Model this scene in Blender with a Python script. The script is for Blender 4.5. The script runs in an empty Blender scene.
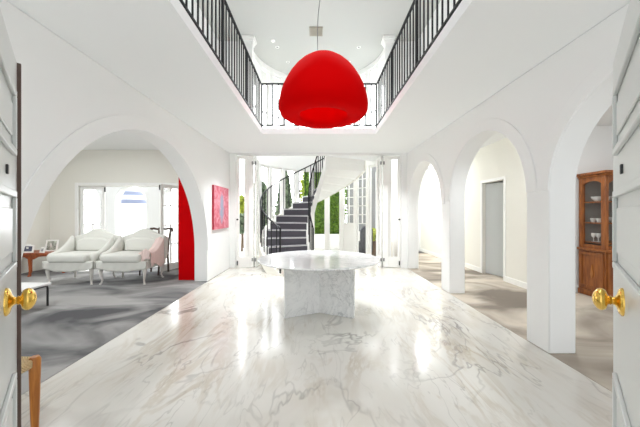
import bpy, bmesh, math, random
from mathutils import Vector, Matrix
random.seed(7)
PI = math.pi
S = bpy.context.scene
COL = S.collection
R = math.radians

# ------------------------------------------------------------------ helpers
def lin(c):
    c = c / 255.0
    return c / 12.92 if c <= 0.04045 else ((c + 0.055) / 1.055) ** 2.4
def rgb(r, g, b):
    return (lin(r), lin(g), lin(b), 1.0)

class MB:
    """collects shapes into one mesh"""
    def __init__(self):
        self.bm = bmesh.new()
    def _xf(self, vs, rot=None, at=None):
        if rot is not None:
            bmesh.ops.transform(self.bm, matrix=rot, verts=vs)
        if at is not None:
            bmesh.ops.translate(self.bm, vec=Vector(at), verts=vs)
    def box(self, x0, x1, y0, y1, z0, z1, rot=None, at=None):
        vs = [self.bm.verts.new((x, y, z)) for x in (x0, x1) for y in (y0, y1) for z in (z0, z1)]
        for f in ((0, 1, 3, 2), (4, 6, 7, 5), (0, 4, 5, 1), (2, 3, 7, 6), (0, 2, 6, 4), (1, 5, 7, 3)):
            self.bm.faces.new([vs[i] for i in f])
        self._xf(vs, rot, at)
        return self
    def prism(self, poly, axis, a, b, rot=None, at=None):
        """poly: 2d points; axis 'x' -> (y,z), 'y' -> (x,z), 'z' -> (x,y)"""
        def P(p, t):
            return {'x': (t, p[0], p[1]), 'y': (p[0], t, p[1]), 'z': (p[0], p[1], t)}[axis]
        A = [self.bm.verts.new(P(p, a)) for p in poly]
        B = [self.bm.verts.new(P(p, b)) for p in poly]
        n = len(poly)
        self.bm.faces.new(A); self.bm.faces.new(list(reversed(B)))
        for i in range(n):
            j = (i + 1) % n
            self.bm.faces.new((A[i], B[i], B[j], A[j]))
        self._xf(A + B, rot, at)
        return self
    def loft(self, rings, close=True, caps=True):
        V = [[self.bm.verts.new(p) for p in r] for r in rings]
        n = len(V[0])
        for k in range(len(V) - 1):
            for i in range(n if close else n - 1):
                j = (i + 1) % n
                self.bm.faces.new((V[k][i], V[k][j], V[k + 1][j], V[k + 1][i]))
        if caps and close:
            self.bm.faces.new(list(reversed(V[0]))); self.bm.faces.new(V[-1])
        return self
    def tube(self, pts, r, seg=8, caps=True):
        pts = [Vector(p) for p in pts]
        rr = r if isinstance(r, (list, tuple)) else [r] * len(pts)
        rings = []
        up = None
        for i, p in enumerate(pts):
            t = (pts[min(i + 1, len(pts) - 1)] - pts[max(i - 1, 0)]).normalized()
            if up is None:
                up = Vector((0, 0, 1)) if abs(t.z) < .9 else Vector((1, 0, 0))
            s = t.cross(up)
            if s.length < 1e-5:
                s = t.cross(Vector((0, 1, 0)))
            s.normalize(); u = s.cross(t).normalized(); up = u
            rings.append([p + rr[i] * (math.cos(a) * s + math.sin(a) * u)
                          for a in [2 * PI * (k + .5) / seg for k in range(seg)]])
        return self.loft(rings, True, caps)
    def lathe(self, prof, seg=32, rot=None, at=None):
        rings, vs = [], []
        for r, z in prof:
            if r < 1e-6:
                v = self.bm.verts.new((0, 0, z)); rings.append([v]); vs.append(v)
            else:
                ring = [self.bm.verts.new((r * math.cos(2 * PI * k / seg), r * math.sin(2 * PI * k / seg), z)) for k in range(seg)]
                rings.append(ring); vs += ring
        for a, b in zip(rings, rings[1:]):
            for k in range(seg):
                j = (k + 1) % seg
                if len(a) == 1 and len(b) == 1: continue
                if len(a) == 1: self.bm.faces.new((a[0], b[k], b[j]))
                elif len(b) == 1: self.bm.faces.new((a[k], b[0], a[j]))
                else: self.bm.faces.new((a[k], b[k], b[j], a[j]))
        self._xf(vs, rot, at)
        return self
    def grid(self, nu, nv, f):
        V = [[self.bm.verts.new(f(u / nu, v / nv)) for v in range(nv + 1)] for u in range(nu + 1)]
        for u in range(nu):
            for v in range(nv):
                self.bm.faces.new((V[u][v], V[u + 1][v], V[u + 1][v + 1], V[u][v + 1]))
        return self
    def leaf(self, c, size, aspect=1.8):
        n = Vector((random.gauss(0, 1), random.gauss(0, 1), random.gauss(0, 1))).normalized()
        t = n.orthogonal().normalized(); b = n.cross(t)
        a = random.uniform(0, 2 * PI)
        d = math.cos(a) * t + math.sin(a) * b; e = n.cross(d)
        c = Vector(c)
        self.bm.faces.new([self.bm.verts.new(c + q) for q in
                           (-d * size * aspect, e * size + n * size * .3, d * size * aspect, -e * size + n * size * .3)])
    def build(self, name, mat, parent=None, smooth=False, bevel=0, seg=2, subsurf=0, solid=0, loc=None, rz=0, angle=40):
        bmesh.ops.recalc_face_normals(self.bm, faces=self.bm.faces)
        me = bpy.data.meshes.new(name)
        self.bm.to_mesh(me); self.bm.free()
        me.materials.append(mat)
        o = bpy.data.objects.new(name, me); COL.objects.link(o)
        if parent is not None: o.parent = parent
        if loc is not None: o.location = loc
        if rz: o.rotation_euler = (0, 0, rz)
        if solid:
            m = o.modifiers.new('solid', 'SOLIDIFY'); m.thickness = solid; m.offset = 0
        if bevel:
            m = o.modifiers.new('bevel', 'BEVEL'); m.width = bevel; m.segments = seg; m.limit_method = 'ANGLE'; m.angle_limit = R(35)
        if subsurf:
            m = o.modifiers.new('sub', 'SUBSURF'); m.levels = subsurf; m.render_levels = subsurf
        if smooth or bevel or subsurf:
            for p in me.polygons: p.use_smooth = True
            if not subsurf:
                me.set_sharp_from_angle(angle=R(angle))
        return o

def tag(o, label, cat, group=None, kind=None):
    o['label'] = label; o['category'] = cat
    if group: o['group'] = group
    if kind: o['kind'] = kind
    return o
def thing(name, label, cat, loc=(0, 0, 0), rz=0, group=None):
    o = bpy.data.objects.new(name, None); COL.objects.link(o)
    o.location = loc; o.rotation_euler = (0, 0, rz); o.empty_display_size = .1
    return tag(o, label, cat, group)
def struct(o, label=None):
    o['kind'] = 'structure'
    if label: o['label'] = label
    return o
def sempty(name, loc=(0, 0, 0), rz=0, label=None):
    o = bpy.data.objects.new(name, None); COL.objects.link(o)
    o.location = loc; o.rotation_euler = (0, 0, rz); o.empty_display_size = .1
    return struct(o, label)
def dup(root, loc, rz, label, group=None):
    r = root.copy(); COL.objects.link(r); r.location = loc; r.rotation_euler = (0, 0, rz); r['label'] = label
    if group: r['group'] = group
    for ch in list(root.children):
        c = ch.copy(); COL.objects.link(c); c.parent = r
        for g in ch.children:
            d = g.copy(); COL.objects.link(d); d.parent = c
    return r

# ------------------------------------------------------------------ materials
def mat(name, col, rough=.6, metal=0.0, spec=.5, sheen=0, coat=0, bump=None, vary=None):
    m = bpy.data.materials.new(name); m.use_nodes = True
    nt = m.node_tree; b = nt.nodes['Principled BSDF']
    b.inputs['Base Color'].default_value = col
    b.inputs['Roughness'].default_value = rough
    b.inputs['Metallic'].default_value = metal
    b.inputs['Specular IOR Level'].default_value = spec
    if sheen: b.inputs['Sheen Weight'].default_value = sheen
    if coat: b.inputs['Coat Weight'].default_value = coat
    tc = nt.nodes.new('ShaderNodeTexCoord')
    if vary:
        sc, amt = vary
        n = nt.nodes.new('ShaderNodeTexNoise'); n.inputs['Scale'].default_value = sc; n.inputs['Detail'].default_value = 4
        nt.links.new(tc.outputs['Object'], n.inputs['Vector'])
        r = nt.nodes.new('ShaderNodeValToRGB')
        r.color_ramp.elements[0].position = .3; r.color_ramp.elements[1].position = .7
        r.color_ramp.elements[0].color = tuple(max(0, c * (1 - amt)) for c in col[:3]) + (1,)
        r.color_ramp.elements[1].color = tuple(min(1, c * (1 + amt)) for c in col[:3]) + (1,)
        nt.links.new(n.outputs['Fac'], r.inputs['Fac']); nt.links.new(r.outputs['Color'], b.inputs['Base Color'])
    if bump:
        sc, st = bump
        n = nt.nodes.new('ShaderNodeTexNoise'); n.inputs['Scale'].default_value = sc; n.inputs['Detail'].default_value = 3
        nt.links.new(tc.outputs['Object'], n.inputs['Vector'])
        bp = nt.nodes.new('ShaderNodeBump'); bp.inputs['Strength'].default_value = st; bp.inputs['Distance'].default_value = .01
        nt.links.new(n.outputs['Fac'], bp.inputs['Height']); nt.links.new(bp.outputs['Normal'], b.inputs['Normal'])
    return m

def marble(name, base, vein1, vein2, scale, rough, amount=1.0, w1=.05, w2=.02, rotz=12):
    m = bpy.data.materials.new(name); m.use_nodes = True
    nt = m.node_tree; N = nt.nodes; L = nt.links; b = N['Principled BSDF']
    b.inputs['Roughness'].default_value = rough
    tc = N.new('ShaderNodeTexCoord')
    def layer(sc, rot, seed, width, soft, detail=6, dist=1.6):
        mp = N.new('ShaderNodeMapping'); mp.inputs['Scale'].default_value = sc
        mp.inputs['Rotation'].default_value = (rot[0], rot[1], rot[2]); mp.inputs['Location'].default_value = (seed, seed * .7, seed * .3)
        L.new(tc.outputs['Object'], mp.inputs['Vector'])
        n = N.new('ShaderNodeTexNoise'); n.inputs['Scale'].default_value = 1; n.inputs['Detail'].default_value = detail
        n.inputs['Roughness'].default_value = .62; n.inputs['Distortion'].default_value = dist
        L.new(mp.outputs['Vector'], n.inputs['Vector'])
        s = N.new('ShaderNodeMath'); s.operation = 'SUBTRACT'; s.inputs[1].default_value = .5
        L.new(n.outputs['Fac'], s.inputs[0])
        a = N.new('ShaderNodeMath'); a.operation = 'ABSOLUTE'; L.new(s.outputs[0], a.inputs[0])
        r = N.new('ShaderNodeValToRGB'); e = r.color_ramp.elements
        e[0].position = 0; e[0].color = (1, 1, 1, 1); e[1].position = width; e[1].color = (0, 0, 0, 1)
        r.color_ramp.interpolation = 'EASE'
        L.new(a.outputs[0], r.inputs['Fac'])
        # break the vein up along its length
        n2 = N.new('ShaderNodeTexNoise'); n2.inputs['Scale'].default_value = soft; n2.inputs['Detail'].default_value = 2
        L.new(tc.outputs['Object'], n2.inputs['Vector'])
        r2 = N.new('ShaderNodeValToRGB'); r2.color_ramp.elements[0].position = .4; r2.color_ramp.elements[1].position = .68
        L.new(n2.outputs['Fac'], r2.inputs['Fac'])
        mu = N.new('ShaderNodeMath'); mu.operation = 'MULTIPLY'
        L.new(r.outputs['Color'], mu.inputs[0]); L.new(r2.outputs['Color'], mu.inputs[1])
        return mu.outputs[0]
    def mix(c0, c1, fac, k):
        mm = N.new('ShaderNodeMath'); mm.operation = 'MULTIPLY'; mm.inputs[1].default_value = k * amount
        L.new(fac, mm.inputs[0])
        x = N.new('ShaderNodeMix'); x.data_type = 'RGBA'
        L.new(mm.outputs[0], x.inputs['Factor'])
        if isinstance(c0, tuple): x.inputs[6].default_value = c0
        else: L.new(c0, x.inputs[6])
        x.inputs[7].default_value = c1
        return x.outputs[2]
    sx, sy = scale
    rz = R(rotz)
    c = mix(base, vein1, layer((sx, sy, sx), (0, 0, rz), 3.1, w1 * 2.2, .8, 4, 1.0), .40)
    c = mix(c, vein1, layer((sx * 2.2, sy * 1.6, sx * 2), (0, 0, rz * .5), 9.7, w1, 1.1, 5, 1.0), .6)
    c = mix(c, vein2, layer((sx * 1.3, sy * 1.5, sx * 1.3), (0, 0, rz * 1.6), 17.3, w2, .9, 4, 1.2), .75)
    c = mix(c, vein2, layer((sx * 3.5, sy * 2.6, sx * 3), (0, 0, -rz), 23.3, w2 * .8, 1.4, 3, 1.0), .4)
    L.new(c, b.inputs['Base Color'])
    return m

def glass(name, tint=(1, 1, 1, 1)):
    m = bpy.data.materials.new(name); m.use_nodes = True
    nt = m.node_tree; N = nt.nodes; L = nt.links
    N.remove(N['Principled BSDF'])
    t = N.new('ShaderNodeBsdfTransparent'); t.inputs['Color'].default_value = tint
    g = N.new('ShaderNodeBsdfGlossy'); g.inputs['Roughness'].default_value = .02
    fr = N.new('ShaderNodeFresnel'); fr.inputs['IOR'].default_value = 1.25
    mx = N.new('ShaderNodeMixShader')
    ge = N.new('ShaderNodeNewGeometry'); iv = N.new('ShaderNodeMath'); iv.operation = 'SUBTRACT'; iv.inputs[0].default_value = 1
    L.new(ge.outputs['Backfacing'], iv.inputs[1])
    mu = N.new('ShaderNodeMath'); mu.operation = 'MULTIPLY'; L.new(fr.outputs[0], mu.inputs[0]); L.new(iv.outputs[0], mu.inputs[1])
    L.new(mu.outputs[0], mx.inputs[0]); L.new(t.outputs[0], mx.inputs[1]); L.new(g.outputs[0], mx.inputs[2])
    L.new(mx.outputs[0], N['Material Output'].inputs['Surface'])
    return m

def wood(name, c0, c1, scale=(14, 14, 1.6), rough=.4):
    m = mat(name, c0, rough)
    nt = m.node_tree; N = nt.nodes; L = nt.links; b = N['Principled BSDF']
    tc = N.new('ShaderNodeTexCoord'); mp = N.new('ShaderNodeMapping'); mp.inputs['Scale'].default_value = scale
    n = N.new('ShaderNodeTexNoise'); n.inputs['Scale'].default_value = 2.2; n.inputs['Detail'].default_value = 5; n.inputs['Distortion'].default_value = .8
    r = N.new('ShaderNodeValToRGB'); r.color_ramp.elements[0].position = .32; r.color_ramp.elements[1].position = .68
    r.color_ramp.elements[0].color = c0; r.color_ramp.elements[1].color = c1
    L.new(tc.outputs['Object'], mp.inputs['Vector']); L.new(mp.outputs['Vector'], n.inputs['Vector'])
    L.new(n.outputs['Fac'], r.inputs['Fac']); L.new(r.outputs['Color'], b.inputs['Base Color'])
    return m

def carpet(name, dark, light):
    m = mat(name, dark, .95, spec=.15)
    nt = m.node_tree; N = nt.nodes; L = nt.links; b = N['Principled BSDF']
    tc = N.new('ShaderNodeTexCoord')
    mp = N.new('ShaderNodeMapping'); mp.inputs['Scale'].default_value = (.8, 1.25, 1); mp.inputs['Rotation'].default_value = (0, 0, R(24))
    n = N.new('ShaderNodeTexNoise'); n.inputs['Scale'].default_value = .9; n.inputs['Detail'].default_value = 4; n.inputs['Distortion'].default_value = .9
    r = N.new('ShaderNodeValToRGB'); r.color_ramp.elements[0].position = .38; r.color_ramp.elements[1].position = .6
    r.color_ramp.elements[0].color = dark; r.color_ramp.elements[1].color = light
    L.new(tc.outputs['Object'], mp.inputs['Vector']); L.new(mp.outputs['Vector'], n.inputs['Vector'])
    L.new(n.outputs['Fac'], r.inputs['Fac']); L.new(r.outputs['Color'], b.inputs['Base Color'])
    n2 = N.new('ShaderNodeTexNoise'); n2.inputs['Scale'].default_value = 160
    L.new(tc.outputs['Object'], n2.inputs['Vector'])
    bp = N.new('ShaderNodeBump'); bp.inputs['Strength'].default_value = .25; bp.inputs['Distance'].default_value = .01
    L.new(n2.outputs['Fac'], bp.inputs['Height']); L.new(bp.outputs['Normal'], b.inputs['Normal'])
    return m

def foliage(name, c0, c1):
    m = mat(name, c0, .6, spec=.3)
    nt = m.node_tree; N = nt.nodes; L = nt.links; b = N['Principled BSDF']
    g = N.new('ShaderNodeNewGeometry'); r = N.new('ShaderNodeValToRGB')
    r.color_ramp.elements[0].color = c0; r.color_ramp.elements[1].color = c1
    L.new(g.outputs['Random Per Island'], r.inputs['Fac']); L.new(r.outputs['Color'], b.inputs['Base Color'])
    return m

WALL = mat('wall paint', rgb(238, 239, 238), .75, spec=.3)
CEIL = mat('ceiling paint', rgb(238, 240, 240), .8, spec=.2)
CREAM = mat('warm wall paint', rgb(234, 232, 224), .75, spec=.3)
TRIM = mat('white gloss trim', rgb(243, 243, 240), .35)
DOORP = mat('door paint', rgb(208, 211, 209), .3)
GREYDOOR = mat('grey door paint', rgb(196, 200, 200), .45)
FLOOR = marble('polished floor marble', rgb(212, 210, 204), rgb(174, 160, 138), rgb(122, 118, 114), (.95, .34), .15, 1.0, .05, .02, 10)
TABLEM = marble('carrara marble', rgb(240, 241, 241), rgb(190, 194, 196), rgb(128, 133, 136), (1.9, 2.2), .09, .95, .05, .025, 35)
CARPL = carpet('living room carpet', rgb(86, 86, 88), rgb(162, 161, 159))
CARPR = carpet('side room carpet', rgb(132, 123, 113), rgb(200, 190, 176))
STAIRC = mat('stair carpet', rgb(84, 82, 88), .95, spec=.1, bump=(120, .3))
NOSE = mat('pale stair nosing', rgb(176, 175, 178), .5)
IRON = mat('black railing paint', rgb(28, 29, 31), .5, spec=.3)
STEEL = mat('black tube', rgb(40, 40, 42), .3)
BRASS = mat('polished brass', rgb(236, 196, 100), .16, 1.0)
RED = mat('red lamp fabric', rgb(206, 0, 2), .85, spec=.03)
REDP = mat('red lacquer panel', rgb(196, 0, 6), .8, spec=.05, vary=(3, .06))
FABRIC = mat('white slipcover cotton', rgb(216, 216, 209), .9, spec=.15, sheen=.2, bump=(9, .25))
PINK = mat('pink wool throw', rgb(228, 206, 200), .95, spec=.1, bump=(60, .3))
WHITELEG = mat('whitewashed wood', rgb(214, 210, 204), .5)
TEAK = wood('orange brown wood', rgb(122, 52, 18), rgb(172, 86, 34))
HONEY = wood('honey wood', rgb(160, 96, 34), rgb(204, 134, 58))
CABW = wood('cabinet wood', rgb(116, 62, 22), rgb(168, 100, 42), (10, 10, 1.4))
RUSH = mat('woven rush', rgb(214, 186, 140), .8)
DARKW = mat('dark carved wood', rgb(72, 52, 44), .4)
CHINA = mat('white china', rgb(240, 238, 234), .2)
GLASS = glass('window glass')
CABGLASS = glass('cabinet glass', (.92, .93, .93, 1))
SHEET = mat('white table surface', rgb(240, 241, 241), .2)
FRAMEW = mat('white photo frame', rgb(240, 238, 234), .4)
DGREY = mat('charcoal upholstery', rgb(88, 88, 92), .9)
METAL = mat('brushed metal', rgb(150, 150, 150), .35, .9)
BEIGE = mat('beige vent', rgb(168, 163, 150), .7)
BOUND = mat('grey boundary render', rgb(150, 151, 150), .85)
RENDERW = mat('pale grey exterior render', rgb(206, 207, 206), .85)
PLASTER = mat('white exterior render', rgb(246, 245, 241), .85)
PAVE = mat('pale terrace paving', rgb(186, 184, 178), .8)
BROWN = mat('brown wicker', rgb(126, 104, 84), .8, bump=(40, .6))
BARK = mat('bark', rgb(104, 84, 66), .9)
HEDGE = foliage('hedge leaves', rgb(66, 104, 30), rgb(142, 178, 70))
DARKG = foliage('dark tree leaves', rgb(80, 98, 76), rgb(146, 160, 132))
YELG = foliage('yellow green leaves', rgb(132, 150, 44), rgb(206, 212, 96))
CREAMP = mat('cream planter', rgb(232, 214, 188), .7)
WEATHER = mat('brown weather strip', rgb(96, 78, 70), .7)

# woven rush: tight bump bands
nt = RUSH.node_tree
tcn = nt.nodes.new('ShaderNodeTexCoord'); wv = nt.nodes.new('ShaderNodeTexWave'); wv.inputs['Scale'].default_value = 40
wv.bands_direction = 'DIAGONAL'
bpn = nt.nodes.new('ShaderNodeBump'); bpn.inputs['Strength'].default_value = .7; bpn.inputs['Distance'].default_value = .01
nt.links.new(tcn.outputs['Object'], wv.inputs['Vector']); nt.links.new(wv.outputs['Fac'], bpn.inputs['Height'])
nt.links.new(bpn.outputs['Normal'], nt.nodes['Principled BSDF'].inputs['Normal'])

# ------------------------------------------------------------------ dimensions
XL, XR = -2.21, 2.23          # hall wall faces
YB = 7.10                     # back of the hall
ZC = 2.87                     # ceiling of the ground floor
ZS = 2.98                     # gallery floor
ZU = 5.70                     # upper ceiling
TH = .26
VX0, VX1, VY0, VY1 = -1.06, 1.10, .9, 5.40
CX, CY, RB = 0.0, 7.40, 1.76  # curved stair bay

# ------------------------------------------------------------------ floors
struct(MB().prism([(XL, -.6), (XR, -.6), (XR, 7.25), (1.9, 7.25)] +
                  [(CX + 1.9 * math.cos(R(a)), CY + 1.9 * math.sin(R(a))) for a in range(0, 181, 10)] +
                  [(-1.9, 7.25), (XL, 7.25)], 'z', -.1, 0).build('floor', FLOOR), 'polished white and beige veined marble hall floor')
struct(MB().box(-7.2, XL, -.6, 7.25, -.1, .004).build('floor_left', CARPL), 'grey carpet of the room left of the hall')
struct(MB().box(XR, 6.4, -.6, 11.0, -.1, .004).build('floor_right', CARPR), 'grey carpet of the passage right of the hall')

# ------------------------------------------------------------------ walls with arches
def arc_pts(c, r, spring, n=28, rev=False):
    a = [(c - r * math.cos(PI * k / n), spring + r * math.sin(PI * k / n)) for k in range(n + 1)]
    return a[::-1] if rev else a
ARCH_R = [(.97, 2.74, 1.58), (3.04, 4.81, 1.58), (5.14, 7.02, 1.53)]
poly = [(-.1, 0)]
for a, b, sp in ARCH_R:
    poly += [(a, 0)] + arc_pts((a + b) / 2, (b - a) / 2, sp) + [(b, 0)]
poly += [(7.25, 0), (7.25, ZC), (-.1, ZC)]
struct(MB().prism(poly, 'x', XR, XR + TH).build('wall_right', WALL, bevel=.012), 'white right hall wall with three round arches')
# raised band round each arch
tn = 0
def archivolt(name, a, b, cz, r, w, x0, x1, sign, a0=0, a1=PI):
    n = 40; rings = []
    c = (a + b) / 2
    for k in range(n + 1):
        t = a0 + (a1 - a0) * k / n
        co, si = -math.cos(t), math.sin(t)
        rings.append([(x0, c + r * co, cz + r * si), (x1, c + r * co, cz + r * si),
                      (x1, c + (r + w) * co, cz + (r + w) * si), (x0, c + (r + w) * co, cz + (r + w) * si)])
    return struct(MB().loft(rings).build(name, WALL, bevel=.006), None)
for i, (a, b, sp) in enumerate(ARCH_R):
    archivolt('trim_%d' % (i + 1), a, b, sp, (b - a) / 2 + .003, .148, XR - .011, XR + .004, 1)
# left wall: one wide low arch
LA, LB, LZ, LR = 2.07, 5.67, .62, 1.80
poly = [(-.1, 0), (LA, 0)] + arc_pts((LA + LB) / 2, LR, LZ, 48) + [(LB, 0), (7.25, 0), (7.25, ZC), (-.1, ZC)]
struct(MB().prism(poly, 'x', XL - TH, XL).build('wall_left', WALL, bevel=.012), 'white left hall wall with one wide arch')
archivolt('trim_4', LA, LB, LZ, LR + .003, .165, XL - .004, XL + .012, 1)

# hall end piers + header, corridor end etc.
struct(MB().box(XL, -2.06, YB, 7.25, 0, ZC).box(2.08, XR, YB, 7.25, 0, ZC).box(-2.06, 2.08, YB + .02, 7.25, 2.83, ZC)
       .build('wall_back', WALL, bevel=.006), 'white end piers of the hall')
# left room
poly_w = MB()
poly_w.box(-7.0, -5.98, YB, 7.25, 0, 3.0).box(-3.45, XL - TH, YB, 7.25, 0, 3.0).box(-5.98, -3.45, YB, 7.25, 2.05, 3.0)
struct(poly_w.build('wall_living_back', CREAM), 'cream back wall of the left room')
struct(MB().box(-6.86, -6.70, -.1, YB, 0, 3.0).build('wall_living_left', CREAM), 'cream side wall of the left room')
struct(MB().box(-6.9, XL - TH, -.1, 7.25, 2.95, 3.07).build('ceiling_left', CEIL), 'ceiling of the left room')
struct(MB().box(-6.70, -6.06, YB - .018, YB, 0, .12).build('baseboard_left', TRIM))
# casing of the garden doors
struct(MB().box(-6.06, -5.98, YB - .03, YB + .02, 0, 2.13).box(-3.45, -3.37, YB - .03, YB + .02, 0, 2.13)
       .box(-5.98, -3.45, YB - .03, YB + .02, 2.05, 2.13).build('trim_5', TRIM, bevel=.006))
# right passage
wr = MB()
DY0, DY1, DZ = 5.73, 6.47, 2.05
wr.box(3.75, 3.87, 4.9, DY0, 0, ZC).box(3.75, 3.87, DY1, 11.0, 0, ZC).box(3.75, 3.87, DY0, DY1, DZ, ZC)
struct(wr.build('wall_passage', CREAM), 'cream wall of the passage seen through the arches')
struct(MB().box(3.87, 6.4, 4.9, 5.02, 0, ZC).build('wall_dining_back', WALL), 'wall behind the wooden cabinet')
struct(MB().box(6.2, 6.32, -.1, 4.9, 0, ZC).build('wall_dining_right', WALL))
struct(MB().box(4.75, 4.85, 5.02, 7.4, 0, ZC).box(3.87, 4.75, 7.3, 7.4, 0, ZC).build('wall_closet', WALL))
struct(MB().box(XR, XR + TH, 7.25, 11.0, 0, ZC).build('wall_passage_left', WALL))
struct(MB().box(XR + TH, 2.75, 10.4, 10.52, 0, ZC).box(3.65, 3.75, 10.4, 10.52, 0, ZC).box(2.75, 3.65, 10.4, 10.52, 2.3, ZC)
       .build('wall_passage_end', WALL))
struct(MB().box(XR + .001, 6.4, -.1, 11.0, ZC, ZC + .11).build('ceiling_right', CEIL), 'ceiling of the passage right of the hall')
struct(MB().box(3.732, 3.75, 4.882, DY0 - .06, 0, .11).box(3.732, 3.75, DY1 + .06, 10.4, 0, .11).box(3.75, 6.2, 4.882, 4.9, 0, .11)
       .build('baseboard_right', TRIM, bevel=.004))
struct(MB().box(3.735, 3.76, DY0 - .06, DY0, 0, DZ + .06).box(3.735, 3.76, DY1, DY1 + .06, 0, DZ + .06)
       .box(3.735, 3.76, DY0, DY1, DZ, DZ + .06).build('trim_6', TRIM, bevel=.004))

# ------------------------------------------------------------------ ceiling slab with the void, landing
sl = MB()
sl.box(XL - TH + .001, VX0, -.1, VY1, ZC, ZS).box(VX1, XR, -.1, VY1, ZC, ZS)
sl.box(XL - TH + .001, XR, VY1, 7.25, ZC, ZS).box(VX0, VX1, -.1, VY0, ZC, ZS)
struct(sl.build('ceiling', CEIL), 'white hall ceiling with a rectangular void to the gallery')
r16 = R(26)
land = [(.1, 7.25), (1.76, 7.25)] + [(CX + 1.74 * math.cos(R(a)), CY + 1.74 * math.sin(R(a))) for a in (0, 10, 20, 26)] + \
       [(CX + .27 * math.cos(r16), CY + .27 * math.sin(r16))]
struct(MB().prism(land, 'z', ZC, ZS).build('floor_landing', CEIL))

# ------------------------------------------------------------------ upper storey
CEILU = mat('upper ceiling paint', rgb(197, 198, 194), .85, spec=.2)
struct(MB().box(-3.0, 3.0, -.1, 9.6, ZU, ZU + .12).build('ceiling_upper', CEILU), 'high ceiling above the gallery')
struct(MB().box(-2.62, -2.5, -.1, 7.25, ZS, ZU).build('wall_upper_left', WALL))
struct(MB().box(2.5, 2.62, -.1, 7.25, ZS, ZU).build('wall_upper_right', WALL))
struct(MB().box(-2.5, -1.78, 7.15, 7.25, ZS, ZU).box(1.78, 2.5, 7.15, 7.25, ZS, ZU).build('wall_upper_back', WALL))
for i, (x, nm) in enumerate(((-1.70, 'left'), (1.74, 'right'))):
    c = thing('column', 'white square column with moulded capital at %s end of the upper gallery' % nm, 'column', (x, 7.05, ZS), 0, 'gallery columns')
    MB().box(-.085, .085, -.085, .085, .12, ZU - ZS - .16).build('shaft', TRIM, c, bevel=.01)
    MB().box(-.12, .12, -.12, .12, 0, .12).build('plinth', TRIM, c, bevel=.01)
    MB().box(-.105, .105, -.105, .105, ZU - ZS - .16, ZU - ZS - .11).box(-.125, .125, -.125, .125, ZU - ZS - .11, ZU - ZS - .06) \
        .box(-.15, .15, -.15, .15, ZU - ZS - .06, ZU - ZS).build('capital', TRIM, c, bevel=.006)

# ------------------------------------------------------------------ curved bay: posts, bands and windows
NF = 11
STEP = 15.6
PH0 = 88.5 - 5 * STEP
edges = [PH0 - STEP / 2 + STEP * k for k in range(NF + 1)]
def bp(a, r):
    return (CX + r * math.cos(R(a)), CY + r * math.sin(R(a)))
bay = MB()
def band(z0, z1, r0=RB - .03, r1=RB + .12):
    n = 60; rings = []
    for k in range(n + 1):
        a = 180.0 * k / n
        p, q = bp(a, r0), bp(a, r1)
        rings.append([(p[0], p[1], z0), (q[0], q[1], z0), (q[0], q[1], z1), (p[0], p[1], z1)])
    bay.loft(rings)
band(-.0, .07); band(2.76, 3.22); band(5.56, ZU)
bay.box(-RB - .12, -RB + .03, 7.25, CY, 0, ZU).box(RB - .03, RB + .12, 7.25, CY, 0, ZU)
for a in edges:
    rot = Matrix.Rotation(R(a), 4, 'Z')
    p = bp(a, RB + .04)
    bay.box(-.06, .07, -.055, .055, 0, ZU, rot, (p[0], p[1], 0))
struct(bay.build('wall_bay', TRIM), 'white curved stair bay of tall windows')
wn = 0
for k in range(NF):
    a = PH0 + STEP * k
    for (z0, z1, lev) in ((.07, 2.76, 0), (3.22, 5.56, 1)):
        wn += 1
        w = sempty('window_%d' % wn, (bp(a, RB + .04)[0], bp(a, RB + .04)[1], 0), R(a - 90))
        hw = RB * math.tan(R(STEP / 2)) - .045
        fr = MB()
        fr.box(-hw, -hw + .035, -.02, .02, z0, z1).box(hw - .035, hw, -.02, .02, z0, z1)
        fr.box(-hw + .035, hw - .035, -.02, .02, z0, z0 + .05).box(-hw + .035, hw - .035, -.02, .02, z1 - .05, z1)
        if lev == 0 and k in (2, 3):
            # glazed door pattern: bars above a solid foot panel
            if k == 3: fr.box(-hw + .035, hw - .035, -.015, .015, z0 + .05, 1.06)
            for z in (1.06, 1.33, 1.60, 1.87, 2.14, 2.41):
                fr.box(-hw + .035, hw - .035, -.014, .014, z - .014, z + .014)
            fr.box(-.014, .014, -.014, .014, 1.06, z1)
        if lev == 1:
            fr.box(-hw + .035, hw - .035, -.014, .014, 4.30, 4.34)
        fr.build('window_frame', TRIM, w)
        gz = 1.06 if (lev == 0 and k == 3) else z0 + .05
        MB().box(-hw + .035, hw - .035, -.003, .003, gz, z1 - .05).build('pane', GLASS, w)

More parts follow.
